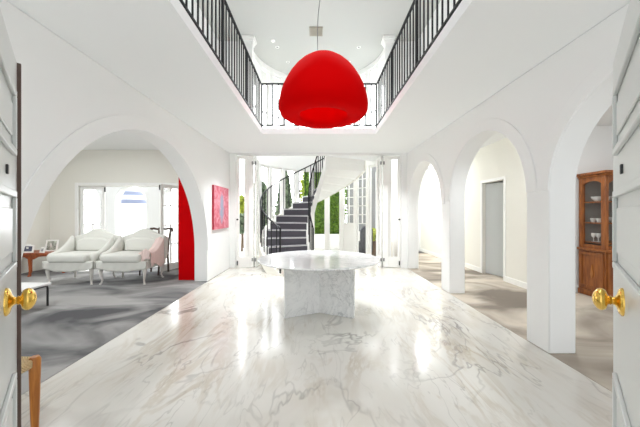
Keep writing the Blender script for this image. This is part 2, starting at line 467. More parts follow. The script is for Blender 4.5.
# ------------------------------------------------------------------ spiral staircase
RISE = ZS / 16.0
PHN = 250.0      # nosing angle of step n is PHN - 14 n
ST = thing('spiral_staircase', 'curved white staircase with dark grey carpeted treads and black rail rising behind the marble table', 'staircase', (CX, CY, 0))
def sect(r0, r1, a0, a1, n=4):
    return [(r0 * math.cos(R(a0 + (a1 - a0) * k / n)), r0 * math.sin(R(a0 + (a1 - a0) * k / n))) for k in range(n + 1)] + \
           [(r1 * math.cos(R(a1 + (a0 - a1) * k / n)), r1 * math.sin(R(a1 + (a0 - a1) * k / n))) for k in range(n + 1)]
for n in range(1, 17):
    a0 = PHN - 14 * n; a1 = a0 - 14.0
    z1 = n * RISE; zb = max(0.0, z1 - RISE - .06)
    if n == 16: a1 = a0 - 1.5
    s = MB().prism(sect(.27, 1.44, a0, a1), 'z', zb, z1).build('step', CREAM if n < 2 else TRIM, ST)
    if n > 1:
        ca = MB().prism(sect(.31, 1.33, a0 + .15, a1), 'z', z1, z1 + .012)
        # riser face
        ca.prism(sect(.31, 1.33, a0, a0 + .5, 1), 'z', z1 - RISE + .012, z1 - .02)
        ca.build('stair_carpet', STAIRC, s)
        MB().prism(sect(.31, 1.33, a0 + .1, a0 + 1.0, 1), 'z', z1 - .008, z1 + .016).build('nosing', NOSE, s)
def zline(a):            # nosing line height at angle a
    return (PHN - a) / 14.0 * RISE
# helical soffit and stringers
def helix_band(r0, r1, lo, hi, a0, a1, n=60):
    rings = []
    for k in range(n + 1):
        a = a0 + (a1 - a0) * k / n
        z0 = max(0, zline(a) + lo); z1 = max(z0 + .01, zline(a) + hi)
        c, s_ = math.cos(R(a)), math.sin(R(a))
        rings.append([(r0 * c, r0 * s_, z0), (r1 * c, r1 * s_, z0), (r1 * c, r1 * s_, z1), (r0 * c, r0 * s_, z1)])
    return MB().loft(rings)
helix_band(.27, 1.44, -.40, -.20, 232, 27).build('soffit', TRIM, ST, smooth=True)
helix_band(1.44, 1.50, -.42, -.12, 238, 26).build('outer_stringer', CREAM, ST, smooth=True)
helix_band(.22, .27, -.42, .0, 238, 26).build('inner_stringer', TRIM, ST, smooth=True)
def rail_pts(r, h, a0, a1, n=44):
    return [(r * math.cos(R(a0 + (a1 - a0) * k / n)), r * math.sin(R(a0 + (a1 - a0) * k / n)), zline(a0 + (a1 - a0) * k / n) + h) for k in range(n + 1)]
ro = rail_pts(1.47, .86, 236, 26)
MB().tube(ro, .018).build('outer_handrail', IRON, ST, smooth=True)
ri = rail_pts(.245, .86, 240, 26)
MB().tube(ri, .018).build('inner_handrail', IRON, ST, smooth=True)
MB().tube([(1.47 * math.cos(R(236)), 1.47 * math.sin(R(236)), 0), ro[0]], .022).build('newel_post', IRON, ST, smooth=True)
MB().tube([(.245 * math.cos(R(240)), .245 * math.sin(R(240)), 0), ri[0]], .022).build('newel_post', IRON, ST, smooth=True)
for n in range(1, 16):
    for f in (.3, .8):
        a = PHN - 14 * (n + f)
        x, y = 1.47 * math.cos(R(a)), 1.47 * math.sin(R(a))
        MB().tube([(x, y, max(0.0, zline(a) - .06)), (x, y, zline(a) + .86)], .0125, 6).build('baluster', IRON, ST)
    a = PHN - 14 * (n + .5)
    x, y = .245 * math.cos(R(a)), .245 * math.sin(R(a))
    MB().tube([(x, y, zline(a) - .06), (x, y, zline(a) + .86)], .0125, 6).build('baluster', IRON, ST)

# ------------------------------------------------------------------ gallery railings round the void
def railing(label, p0, p1, posts, loc, bw=.007):
    t = thing('gallery_railing', label, 'railing', loc, 0, 'gallery railings')
    x0, y0 = p0; x1, y1 = p1
    Ln = math.hypot(x1 - x0, y1 - y0); ux, uy = (x1 - x0) / Ln, (y1 - y0) / Ln
    rz = Matrix.Rotation(math.atan2(uy, ux), 4, 'Z')
    MB().box(0, Ln, -.015, .015, .848, .868, rz).build('top_rail', IRON, t)
    MB().box(0, Ln, -.011, .011, .055, .075, rz).build('bottom_rail', IRON, t)
    n = int(round(Ln / .112))
    for k in range(1, n):
        s_ = k * Ln / n
        if any(abs(s_ - q) < .04 for q in posts): continue
        MB().box(s_ - bw, s_ + bw, -.007, .007, .075, .845, rz).build('baluster', IRON, t)
    for q in posts:
        MB().box(q - .015, q + .015, -.015, .015, 0, .85, rz).build('post', IRON, t)
    return t
railing('black iron railing along the left edge of the ceiling void', (0, 0), (0, 4.4), (.02, 1.13, 2.25, 3.36), (VX0 - .03, 1.0, ZS))
railing('black iron railing along the right edge of the ceiling void', (0, 0), (0, 4.4), (.02, 1.13, 2.25, 3.36), (VX1 + .03, 1.0, ZS))
railing('black iron railing across the far end of the ceiling void', (0, 0), (VX1 - VX0 + .06, 0), (.02, VX1 - VX0 + .04), (VX0 - .03, 5.43, ZS), .011)

# ------------------------------------------------------------------ bifold glazed doors at the end of the hall
def leaf(name, loc, rz, w, label):
    d = sempty(name, loc, rz, label)
    MB().box(0, .075, -.02, .02, 0, 2.8).box(w - .09, w, -.02, .02, 0, 2.8).box(.075, w - .09, -.02, .02, 0, .26) \
        .box(.075, w - .09, -.02, .02, 2.72, 2.8).build('door_frame', TRIM, d, bevel=.005)
    MB().box(.075, w - .09, -.004, .004, .26, 2.72).build('pane', GLASS, d)
    return d
for nm, sx, num in (('left', -1, 3), ('right', 1, 5)):
    xo = -2.055 if sx < 0 else 2.075
    rz = 0 if sx < 0 else PI
    d = leaf('door_%d' % num, (xo, YB + .06, .012), rz, .40, '%s folding glazed door leaf facing the hall' % nm)
    s_ = -1 if sx < 0 else 1
    MB().box(.02, .045, s_ * .02, s_ * .045, .05, .16).build('foot_bolt', STEEL, d)
    MB().lathe([(0, 0), (.018, 0), (.018, .02), (.008, .03), (.008, .04), (.022, .05), (.02, .065), (0, .07)], 12,
               Matrix.Rotation(R(90 if s_ < 0 else -90), 4, 'X'), (.04, s_ * .02, 1.2)).build('door_knob', STEEL, d, smooth=True)
    for k in range(2):
        xx = sx * (1.645 - k * .075) + (.01 if sx > 0 else 0)
        d2 = leaf('door_%d' % (num + 1 if k else num + 10), (xx, YB + .04, .012), R(90), .40, 'folding glazed leaf stacked edge-on at the %s jamb' % nm)
        MB().box(-.008, .0, -.022, .022, 2.58, 2.66).box(-.008, .0, -.022, .022, .15, .23).build('hinge', METAL, d2)

# ------------------------------------------------------------------ entrance door leaves, swung wide open
def entrance(name, P, ang, mirror, label):
    """origin at the free edge on the floor; local -x runs back to the hinge, +y faces the doorway"""
    d = sempty(name, (P[0], P[1], 0), ang, label)
    m = 1 if not mirror else -1
    W = .86
    f0 = lambda y: y * m
    b = MB()
    b.box(-W, 0, f0(-.045), f0(0), .012, 1.935)
    b.build('door_slab', DOORP, d, bevel=.003)
    # panel mouldings: raised frames with a raised field
    for (z0, z1) in ((1.555, 1.785), (1.16, 1.43), (.16, .79)):
        q = MB()
        x0, x1 = -W + .13, -.135
        for (u0, u1, v0, v1) in ((x0, x1, z0, z0 + .022), (x0, x1, z1 - .022, z1), (x0, x0 + .022, z0 + .022, z1 - .022), (x1 - .022, x1, z0 + .022, z1 - .022)):
            q.box(u0, u1, f0(0), f0(.012), v0, v1)
        q.box(x0 + .06, x1 - .06, f0(0), f0(.006), z0 + .06, z1 - .06)
        q.build('panel_moulding', DOORP, d, bevel=.004)
    k = MB()
    prof = [(0, 0), (.043, 0), (.043, .004), (.036, .010), (.020, .014), (.013, .018), (.011, .024), (.015, .027), (.012, .030), (.018, .034),
            (.030, .038), (.0345, .045), (.035, .051), (.031, .058), (.019, .066), (.008, .069), (0, .070)]
    k.lathe(prof, 24, Matrix.Rotation(R(-90 * m), 4, 'X'), (-.300, 0, 1.078))
    k.build('door_knob', BRASS, d, smooth=True, angle=50)
    MB().box(-.30, -.277, f0(0), f0(.006), 1.475, 1.505).build('keyhole', STEEL, d, bevel=.002)
    return d
# direction hinge -> free edge
uL = Vector((-.669, .743)); uR = Vector((.669, .743))
dl = entrance('door_1', (-1.166, 1.10), math.atan2(uL.y, uL.x), True, 'left white panelled entrance door standing open with brass knob')
MB().box(-.002, .010, -.011, .045, .012, 1.935).build('weather_strip', WEATHER, dl)
entrance('door_2', (1.143, 1.10), math.atan2(uR.y, uR.x), False, 'right white panelled entrance door standing open with brass knob')

# ------------------------------------------------------------------ red pendant lamp
LX, LY = .073, 3.9
lamp = thing('pendant_lamp', 'huge glossy red dome pendant lamp hanging through the void above the table', 'lamp', (LX, LY, 2.695))
prof = [(.336, .0), (.35, -.012), (.40, -.024), (.47, -.026), (.535, -.012), (.58, .02), (.602, .065), (.607, .12), (.602, .19), (.585, .27),
        (.552, .37), (.51, .46), (.455, .555), (.39, .64), (.32, .71), (.245, .765), (.17, .79), (.09, .808), (.03, .814), (0, .814)]
MB().lathe(prof, 64).build('lamp_shade', RED, lamp, smooth=True, angle=80)
MB().lathe([(.336, .0), (.325, .02), (.33, .07), (.36, .16), (.37, .28), (.32, .42), (.2, .54), (0, .6)], 48).build('shade_lining', RED, lamp, smooth=True, angle=80)
MB().tube([(-.075, 0, .795), (-.08, 0, 1.0), (-.082, 0, 1.2), (-.07, 0, 1.4), (-.045, 0, 1.62), (-.01, 0, 2.0), (.02, 0, 2.5), (.035, 0, ZU - 2.70)], .005, 6).build('cable', METAL, lamp, smooth=True)
MB().lathe([(0, 0), (.02, 0), (.05, .03), (.05, .05), (0, .05)], 20, None, (.035, 0, ZU - 2.68 - .05)).build('ceiling_rose', TRIM, lamp, smooth=True)

# ------------------------------------------------------------------ marble table
tb = thing('pedestal_table', 'round white marble table on three upright marble slabs in the middle of the hall', 'table', (.008, 3.9, 0))
MB().lathe([(0, .722), (.795, .722), (.815, .73), (.822, .737), (.822, .743), (.817, .75), (0, .75)], 96).build('tabletop', TABLEM, tb, smooth=True, angle=35)
for a in (-26, 206, 90):
    rot = Matrix.Rotation(R(a), 4, 'Z')
    MB().box(.0, .505, -.02, .02, 0, .722, rot, (.01, 0, 0)).build('base_slab', TABLEM, tb, bevel=.004)

# ------------------------------------------------------------------ living room: settees
def make_settee(label, loc):
    t = thing('settee', label, 'sofa', loc, 0, 'white camelback settees')
    W, D = .97, .74                       # local: front at y=0, back at y=D
    hw = W / 2
    # backrest with camel hump
    top = []
    for k in range(25):
        u = -1 + 2 * k / 24
        z = .91 + .14 * math.exp(-(u / .45) ** 2) - .05 * abs(u) ** 6
        top.append((u * hw * .98, z))
    poly = [(-hw * .98, .40)] + top + [(hw * .98, .40)]
    MB().prism(poly, 'y', D - .17, D - .02, Matrix.Rotation(R(-6), 4, 'X') @ Matrix.Identity(4), (0, .04, .06)).build('backrest', FABRIC, t, bevel=.055, seg=4, angle=180)
    MB().box(-hw + .12, hw - .12, -.035, D - .18, .425, .585).build('seat_cushion', FABRIC, t, bevel=.05, seg=4, angle=180)
    # loose back cushion
    MB().prism([(-.33, .57), (.33, .57), (.345, .80), (.2, .86), (-.2, .86), (-.345, .80)], 'y', D - .32, D - .17, Matrix.Rotation(R(-8), 4, 'X'), (0, .07, .06)) \
        .build('back_cushion', FABRIC, t, bevel=.05, seg=4, angle=180)
    for s_ in (-1, 1):
        # rolled arm: swept profile, sloping to the front and flaring out
        rings = []
        for k in range(7):
            v = k / 6; y = .06 + v * (D - .16)
            zt = .60 + .39 * v ** 2.3
            xo = s_ * (hw - .072 + .006 * v); wd = .066
            ring = []
            for q in range(12):
                a = 2 * PI * q / 12
                ring.append((xo + wd * math.cos(a), y, .42 + (zt - .42) / 2 + ((zt - .42) / 2) * math.sin(a)))
            rings.append(ring)
        MB().loft(rings).build('armrest', FABRIC, t, smooth=True, subsurf=1)
    # skirted apron: front rail with gathered, scalloped lower edge
    def ap(u, v):
        x = -hw + .01 + u * (W - .02)
        e = abs(2 * u - 1)
        z1, z0 = .45, .255 + .06 * e ** 2 + .006 * math.sin(u * 19)
        return (x, .01 + .008 * e ** 8 + .008 * math.sin(u * 34 + v * 3) * v - .02 * v * (1 - e), z1 + (z0 - z1) * v)
    def side(s_):
        def f(u, v):
            return (s_ * (hw - .012) + s_ * .008 * math.sin(u * 30) * v, .05 + u * (D - .09), .45 + (.30 - .45) * v)
        return f
    MB().grid(40, 6, ap).grid(24, 6, side(-1)).grid(24, 6, side(1)).build('skirt', FABRIC, t, smooth=True, solid=.012, angle=180)
    MB().box(-hw + .02, hw - .02, .02, D - .06, .30, .45).build('seat_frame', WHITELEG, t)
    # cabriole legs
    for (x, y, sx, sy) in ((-hw + .085, .075, -1, -1), (hw - .085, .075, 1, -1), (-hw + .08, D - .08, -1, 1), (hw - .08, D - .08, 1, 1)):
        pts = [(x, y, .34), (x + sx * .02, y + sy * .02, .26), (x + sx * .015, y + sy * .012, .17), (x - sx * .004, y - sy * .004, .08), (x + sx * .012, y + sy * .012, .025), (x + sx * .025, y + sy * .025, .0)]
        MB().tube(pts, [.035, .034, .024, .017, .017, .022], 8).build('leg', WHITELEG, t, smooth=True)
    return t
se = make_settee('white slipcovered camelback settee nearer the wooden side table', (-4.73, 5.35, .004))
dup(se, (-3.72, 5.35, .004), 0, 'white slipcovered camelback settee with a pink throw over its arm', 'white camelback settees')
# pink throw draped over the right arm
def throw(u, v):
    # u: along depth, v: from the inside seat over the arm and down outside
    hw = .485
    y = .10 + u * .44
    zt = .60 + .39 * ((y - .06) / .58) ** 2.3 + .012
    path = [(hw - .20, .590), (hw - .13, zt - .11), (hw - .118, zt - .03), (hw - .045, zt + .008), (hw + .028, zt - .03), (hw + .036, zt - .15), (hw + .042, .40 - .03 * math.sin(u * 9)), (hw + .045, .33 + .05 * math.sin(u * 7))]
    s_ = v * (len(path) - 1); i = min(int(s_), len(path) - 2); f = s_ - i
    x = path[i][0] * (1 - f) + path[i + 1][0] * f; z = path[i][1] * (1 - f) + path[i + 1][1] * f
    return (x + .006 * math.sin(u * 30 + v * 5), y + .01 * math.sin(v * 14), z)
def throw_front(u, v):
    x = .485 - .20 + u * .24
    zt = .70
    return (x + .01 * math.sin(v * 9), .055 - .012 * v + .006 * math.sin(u * 22), zt - .012 - abs(u - .65) * .16 - v * (.22 - .12 * abs(u - .4)))
th = MB().grid(24, 35, throw).grid(14, 12, throw_front).build('throw_blanket', PINK, None, smooth=True, solid=.012, loc=(-3.72, 5.35, .004), angle=180)
tag(th, 'pale pink throw draped over the right arm of a white settee', 'blanket')
# carved chair behind the settees
ch = thing('carved_chair', 'dark carved wood chair mostly hidden behind the right settee', 'chair', (-3.70, 6.42, .004))
for x in (-.2, .2):
    MB().tube([(x, .22, 0), (x, .2, .42), (x * 1.02, .24, .75), (x * 1.1, .28, .99)], [.02, .022, .02, .016], 8).build('leg', DARKW, ch, smooth=True)
    MB().tube([(x, -.2, 0), (x * 1.05, -.19, .2), (x, -.2, .42)], [.016, .02, .024], 8).build('leg', DARKW, ch, smooth=True)
MB().box(-.23, .23, -.22, .22, .40, .45).build('seat', FABRIC, ch, bevel=.02)
MB().tube([(-.27, .29, .93), (-.25, .29, 1.0), (-.17, .29, 1.005), (-.08, .29, .985), (0, .29, 1.03), (.08, .29, .985), (.17, .29, 1.005), (.25, .29, 1.0), (.27, .29, .93)],
          [.02, .028, .026, .022, .03, .022, .026, .028, .02], 8).build('crest_rail', DARKW, ch, smooth=True)
MB().box(-.06, .06, .25, .27, .45, .97).build('back_splat', DARKW, ch, bevel=.008)

# side table + photo frames
stb = thing('side_table', 'orange brown wooden side table holding photo frames beside the settee', 'table', (-6.2, 6.05, .004))
MB().box(-.46, .46, 0, .52, .47, .51).build('tabletop', TEAK, stb, bevel=.008)
MB().prism([(-.43, .47), (.43, .47), (.42, .44), (.2, .425), (.1, .37), (.0, .37), (-.1, .425), (-.42, .44)], 'y', .03, .06).build('apron', TEAK, stb)
for (x, y) in ((.0, .06), (-.38, .46), (.38, .46), (-.38, .06)):
    MB().tube([(x, y, .46), (x, y, .3), (x + .005, y, .12), (x, y, .02), (x - .02, y - .02, 0)], [.045, .03, .022, .028, .034], 8).build('leg', TEAK, stb, smooth=True)
def photo(label, loc, rz, w, h, tone):
    t = thing('photo_frame', label, 'picture frame', loc, rz, 'photo frames on the side table')
    rx = Matrix.Rotation(R(-12), 4, 'X')
    b = .03
    MB().box(-w / 2, w / 2, 0, .015, 0, b, rx).box(-w / 2, w / 2, 0, .015, h - b, h, rx).box(-w / 2, -w / 2 + b, 0, .015, b, h - b, rx) \
        .box(w / 2 - b, w / 2, 0, .015, b, h - b, rx).build('frame', FRAMEW, t)
    m = mat('photo print', rgb(*tone), .4, vary=(14, .75))
    MB().box(-w / 2 + b, w / 2 - b, .004, .012, b, h - b, rx).build('photograph', m, t)
    MB().box(-.02, .02, .012, .02, 0, h * .7, Matrix.Rotation(R(14), 4, 'X'), (0, .03, 0)).build('easel_back', FRAMEW, t)
ZT = .516
photo('white photo frame at the left end of the side table', (-6.48, 6.22, ZT), R(14), .26, .18, (120, 130, 138))
photo('white photo frame with dark photo near the front of the side table', (-6.26, 6.10, ZT), R(10), .24, .17, (84, 88, 108))
photo('white photo frame standing tall at the back of the side table', (-5.99, 6.36, ZT), R(6), .25, .26, (170, 172, 160))
photo('small white photo frame between the tall frame and the settee', (-5.94, 6.10, ZT), R(-12), .13, .13, (150, 148, 150))
photo('white photo frame highest up behind the left settee arm', (-5.52, 6.66, ZT), R(-10), .26, .34, (104, 108, 118))
# little shelf the last frame stands on is the second table
st2 = thing('side_table', 'small white side table tucked behind the left settee', 'table', (-5.50, 6.72, .004))
MB().lathe([(0, .485), (.19, .485), (.19, .508), (0, .508)], 24).build('tabletop', TRIM, st2, smooth=True)
MB().lathe([(.02, .02), (.02, .485)], 12).build('column', TRIM, st2, smooth=True)
MB().lathe([(0, 0), (.14, 0), (.14, .015), (.02, .03), (0, .03)], 24).build('base', TRIM, st2, smooth=True)

# coffee table
ct = thing('coffee_table', 'low white topped coffee table on black bent metal legs', 'table', (-4.5, 3.72, .004))
MB().box(-.56, .56, -.48, .48, .305, .335).build('tabletop', SHEET, ct, bevel=.005)
for x in (-.53, .53):
    MB().tube([(x, .45, 0), (x, .45, .26), (x, .44, .285), (x, .42, .295), (x, -.42, .295), (x, -.44, .285), (x, -.45, .26), (x, -.45, 0)], .014, 8).build('leg_frame', STEEL, ct, smooth=True)

# stool behind the left entrance door
so = thing('rush_stool', 'honey wood stool with woven rush seat beside the left entrance door', 'stool', (-1.965, 1.60, 0))
for sx in (-1, 1):
    for sy in (-1, 1):
        x, y = sx * .185, sy * .185
        MB().tube([(x, y, 0), (x, y, .12), (x, y, .34), (x, y, .44), (x, y, .455)], [.019, .023, .028, .030, .022], 10).build('leg', HONEY, so, smooth=True)
MB().box(-.185, .185, .17, .2, .4, .425).build('rail', HONEY, so)
MB().box(-.185, .185, -.2, -.17, .4, .425).build('rail', HONEY, so)
MB().box(.17, .2, -.185, .185, .4, .425).build('rail', HONEY, so)
MB().box(-.2, -.17, -.185, .185, .4, .425).build('rail', HONEY, so)
MB().box(-.175, .205, -.16, .16, .395, .45).box(-.16, .16, -.205, .205, .395, .45).build('woven_seat', RUSH, so, bevel=.015, seg=3)

# red panel
tag(MB().box(0, .42, 0, .04, 0, 2.35).build('red_panel', REDP, None, bevel=.004, loc=(-2.84, 5.78, .004)),
    'tall bright red panel standing just inside the wide left arch', 'panel')

# painting
PAINT = mat('pink abstract paint', rgb(224, 150, 160), .7)
nt = PAINT.node_tree; N = nt.nodes; L = nt.links; b = N['Principled BSDF']
tc = N.new('ShaderNodeTexCoord')
n1 = N.new('ShaderNodeTexNoise'); n1.inputs['Scale'].default_value = 7; n1.inputs['Detail'].default_value = 6; n1.inputs['Distortion'].default_value = 1.2
L.new(tc.outputs['Object'], n1.inputs['Vector'])
r1 = N.new('ShaderNodeValToRGB'); e = r1.color_ramp.elements
e[0].position = .3; e[0].color = rgb(186, 62, 84); e[1].position = .68; e[1].color = rgb(218, 150, 162)
L.new(n1.outputs['Fac'], r1.inputs['Fac'])
sp = N.new('ShaderNodeSeparateXYZ'); L.new(tc.outputs['Object'], sp.inputs[0])
ab = N.new('ShaderNodeMath'); ab.operation = 'ABSOLUTE'; L.new(sp.outputs['Y'], ab.inputs[0])
ad = N.new('ShaderNodeMath'); ad.operation = 'MULTIPLY_ADD'; ad.inputs[1].default_value = .32; L.new(n1.outputs['Fac'], ad.inputs[0]); L.new(ab.outputs[0], ad.inputs[2])
az = N.new('ShaderNodeMath'); az.operation = 'ABSOLUTE'; L.new(sp.outputs['Z'], az.inputs[0])
pw = N.new('ShaderNodeMath'); pw.operation = 'POWER'; pw.inputs[1].default_value = 3; L.new(az.outputs[0], pw.inputs[0])
a2 = N.new('ShaderNodeMath'); a2.operation = 'MULTIPLY_ADD'; a2.inputs[1].default_value = 3.2; L.new(pw.outputs[0], a2.inputs[0]); L.new(ad.outputs[0], a2.inputs[2])
r2 = N.new('ShaderNodeValToRGB'); e = r2.color_ramp.elements
e[0].position = .21; e[0].color = (1, 1, 1, 1); e[1].position = .33; e[1].color = (0, 0, 0, 1)
L.new(a2.outputs[0], r2.inputs['Fac'])
mx = N.new('ShaderNodeMix'); mx.data_type = 'RGBA'; L.new(r2.outputs['Color'], mx.inputs['Factor'])
L.new(r1.outputs['Color'], mx.inputs[6]); mx.inputs[7].default_value = rgb(142, 152, 172)
L.new(mx.outputs[2], b.inputs['Base Color'])
pt = thing('painting', 'pink and red abstract canvas hanging on the left hall wall', 'painting', (XL + .001, 6.40, 1.49))
MB().box(0, .04, -.48, .48, -.47, .47).build('canvas', mat('crimson canvas edge', rgb(186, 40, 62), .7), pt)
MB().box(.04, .043, -.48, .48, -.47, .47).build('painted_face', PAINT, pt)

# ------------------------------------------------------------------ garden doors of the left room
def french(name, loc, rz, w, h, label):
    d = sempty(name, loc, rz, label)
    f = MB()
    f.box(0, .07, -.02, .02, 0, h).box(w - .07, w, -.02, .02, 0, h).box(.07, w - .07, -.02, .02, 0, .16).box(.07, w - .07, -.02, .02, h - .08, h)
    f.box(w / 2 - .012, w / 2 + .012, -.014, .014, .16, h - .08)
    for z in (.62, 1.08, 1.54):
        f.box(.07, w - .07, -.014, .014, z - .012, z + .012)
    f.build('door_frame', TRIM, d)
    MB().box(.07, w - .07, -.003, .003, .16, h - .08).build('pane', GLASS, d)
    MB().box(w - .006, w + .012, -.03, .0, h - .14, h - .02).build('hinge', STEEL, d)
    return d
french('door_7', (-5.975, YB + .06, .01), 0, .61, 2.035, 'white french door leaf with six panes behind the settees')
french('door_8', (-3.46, YB + .04, .01), R(180 + 72), .6, 2.035, 'white french door leaf folded inward beside the red panel')

# passage: grey door ajar in the doorway
gd = sempty('door_9', (3.81, DY1 - .01, .012), R(-90 + 16), 'grey door standing ajar in the passage')
MB().box(0, .72, 0, .04, 0, 2.02).build('door_slab', GREYDOOR, gd, bevel=.003)
MB().lathe([(0, 0), (.025, 0), (.01, .02), (.01, .04), (.027, .055), (0, .07)], 16, Matrix.Rotation(R(90), 4, 'X'), (.66, 0, 1.0)).build('door_knob', METAL, gd, smooth=True)
# passage end window
pw_ = sempty('window_40', (3.2, 10.46, 0), 0)
MB().box(-.45, -.39, -.03, .03, 0, 2.3).box(.39, .45, -.03, .03, 0, 2.3).box(-.39, .39, -.03, .03, 0, .1).box(-.39, .39, -.03, .03, 2.22, 2.3).build('window_frame', TRIM, pw_)
MB().box(-.39, .39, -.003, .003, .1, 2.22).build('pane', GLASS, pw_)
tag(MB().box(-.4, .4, -.25, .25, 0, .015).build('doormat', DGREY, None, bevel=.004, loc=(3.28, 10.1, .004)), 'dark doormat at the bright end of the passage', 'mat')

# ------------------------------------------------------------------ china cabinet
CX0, CX1, CY0, CY1 = 4.47, 5.75, 4.42, 4.87
cab = thing('china_cabinet', 'carved brown wooden china cabinet with glass sides in the room on the right', 'cabinet', (CX0, CY0, .004))
Wc, Dc = CX1 - CX0, CY1 - CY0
MB().box(-.02, Wc + .02, -.02, Dc, 0, .09).build('plinth', CABW, cab, bevel=.01)
MB().box(0, Wc, 0, Dc, .09, .74).build('base', CABW, cab, bevel=.004)
MB().box(-.04, Wc + .04, -.04, Dc, .74, .785).build('waist_moulding', CABW, cab, bevel=.015)
# lower panels
p = MB()
def pframe(axis, a0, a1, z0, z1, off, w=.05, t=.014):
    for (u0, u1, v0, v1) in ((a0, a1, z0, z0 + w), (a0, a1, z1 - w, z1), (a0, a0 + w, z0 + w, z1 - w), (a1 - w, a1, z0 + w, z1 - w)):
        if axis == 'x': p.box(off - t, off, u0, u1, v0, v1)
        else: p.box(u0, u1, off - t, off, v0, v1)
pframe('x', .02, Dc - .02, .12, .72, 0)
p.build('side_panel', CABW, cab, bevel=.003)
for k in range(3):
    p = MB(); a0 = .03 + k * .42
    pframe('y', a0, a0 + .39, .12, .72, 0)
    p.box(a0 + .05, a0 + .34, -.006, 0, .17, .67)
    dd = p.build('door', CABW, cab, bevel=.003)
    MB().lathe([(0, 0), (.012, 0), (.006, .01), (.014, .022), (0, .03)], 12, Matrix.Rotation(R(90), 4, 'X'), (a0 + .36, -.014, .45)).build('knob', BRASS, dd, smooth=True)
# inlaid ornament on the side
MB().prism([(.21, .30), (.235, .36), (.225, .44), (.21, .52), (.195, .44), (.185, .36)], 'x', -.012, 0).build('inlay', mat('pale inlay', rgb(176, 112, 50), .4), cab)
# upper part: posts, back, top, shelves
ZU0, ZU1 = .785, 1.93
for (x, y) in ((0, 0), (Wc - .06, 0), (0, Dc - .06), (Wc - .06, Dc - .06), (.42, 0), (.80, 0)):
    MB().box(x, x + .06, y, y + .06, ZU0, ZU1).build('post', CABW, cab, bevel=.008)
MB().box(.06, Wc - .06, Dc - .015, Dc, ZU0, ZU1).build('back_panel', mat('grey cabinet lining', rgb(150, 142, 134), .6), cab)
MB().box(0, Wc, 0, Dc, ZU1, ZU1 + .03).build('top', CABW, cab)
for z in (.87, 1.19, 1.53):
    MB().box(.02, Wc - .02, .02, Dc - .016, z, z + .018).build('shelf', CABW, cab)
MB().box(-.03, Wc + .03, -.03, Dc, ZU1 + .02, ZU1 + .05).box(-.055, Wc + .055, -.055, Dc, ZU1 + .05, ZU1 + .095).build('cornice', CABW, cab, bevel=.012)
# arched glazing bars of the side and the fronts
def arched(axis, a0, a1, off):
    m = MB()
    c = (a0 + a1) / 2; r = (a1 - a0) / 2
    pts = [(a0, ZU1), (a0, ZU1 - .03 - .10)] + [(c - r * math.cos(PI * k / 12), ZU1 - .13 + .085 * math.sin(PI * k / 12)) for k in range(13)] + [(a1, ZU1 - .13), (a1, ZU1)]
    m.prism(pts, axis, off, off + .03)
    if axis == 'x': m.box(off, off + .03, a0, a1, ZU0, ZU0 + .06)
    else: m.box(a0, a1, off, off + .03, ZU0, ZU0 + .06)
    return m
sf = arched('x', .06, Dc - .06, .01); sf.box(.01, .04, .06, .075, ZU0 + .05, ZU1 - .1); sf.box(.01, .04, Dc - .075, Dc - .06, ZU0 + .05, ZU1 - .1); sf.build('side_frame', CABW, cab)
MB().box(.02, .024, .06, Dc - .06, ZU0 + .06, ZU1 - .03).build('pane', CABGLASS, cab)
for (a0, a1) in ((.06, .42), (.48, .80), (.86, Wc - .06)):
    f = arched('y', a0, a1, .01).build('glazed_door', CABW, cab)
    MB().box(a0, a1, .02, .024, ZU0 + .06, ZU1 - .03).build('pane', CABGLASS, f)
# china on the shelves
def lathe_obj(name, prof, loc, label, cat, group):
    o = MB().lathe(prof, 20).build(name, CHINA, None, smooth=True, loc=loc)
    return tag(o, label, cat, group)
bowl = [(0, 0), (.03, 0), (.035, .01), (.07, .05), (.08, .085), (.074, .085), (.06, .05), (.02, .018), (0, .018)]
cup = [(0, 0), (.022, 0), (.024, .006), (.036, .04), (.04, .07), (.036, .07), (.03, .03), (0, .012)]
GR = 'china on the cabinet shelves'
zs = [.894, 1.212, 1.552]
lathe_obj('bowl', bowl, (CX0 + .13, CY0 + .26, zs[2]), 'white china bowl on the top shelf behind the cabinet side glass', 'bowl', GR)
lathe_obj('cup', cup, (CX0 + .13, CY0 + .11, zs[2]), 'white china cup beside the bowl on the top cabinet shelf', 'cup', GR)
for k, y in enumerate((.12, .22, .32)):
    lathe_obj('cup', cup, (CX0 + .12, CY0 + y, zs[1]), ['white cup nearest the front corner post on the middle cabinet shelf', 'white cup in the middle of three on the middle cabinet shelf', 'white cup nearest the wall on the middle cabinet shelf'][k], 'cup', GR)
gl = [(0, 0), (.03, 0), (.03, .004), (.005, .01), (.005, .06), (.03, .09), (.032, .14), (.028, .14), (.026, .09), (0, .066)]
for k, y in enumerate((.14, .23, .31)):
    lathe_obj('goblet', gl, (CX0 + .12, CY0 + y, zs[0]), ['pale goblet nearest the front corner post on the lowest glazed shelf', 'pale goblet in the middle of three on the lowest glazed shelf', 'pale goblet nearest the wall on the lowest glazed shelf'][k], 'goblet', GR)
lathe_obj('bowl', bowl, (CX0 + .3, CY0 + .16, zs[1]), 'white china bowl on the middle shelf behind the cabinet front glass', 'bowl', GR)
lathe_obj('bowl', bowl, (CX0 + .32, CY0 + .16, zs[2]), 'white china bowl on the top shelf behind the cabinet front glass', 'bowl', GR)

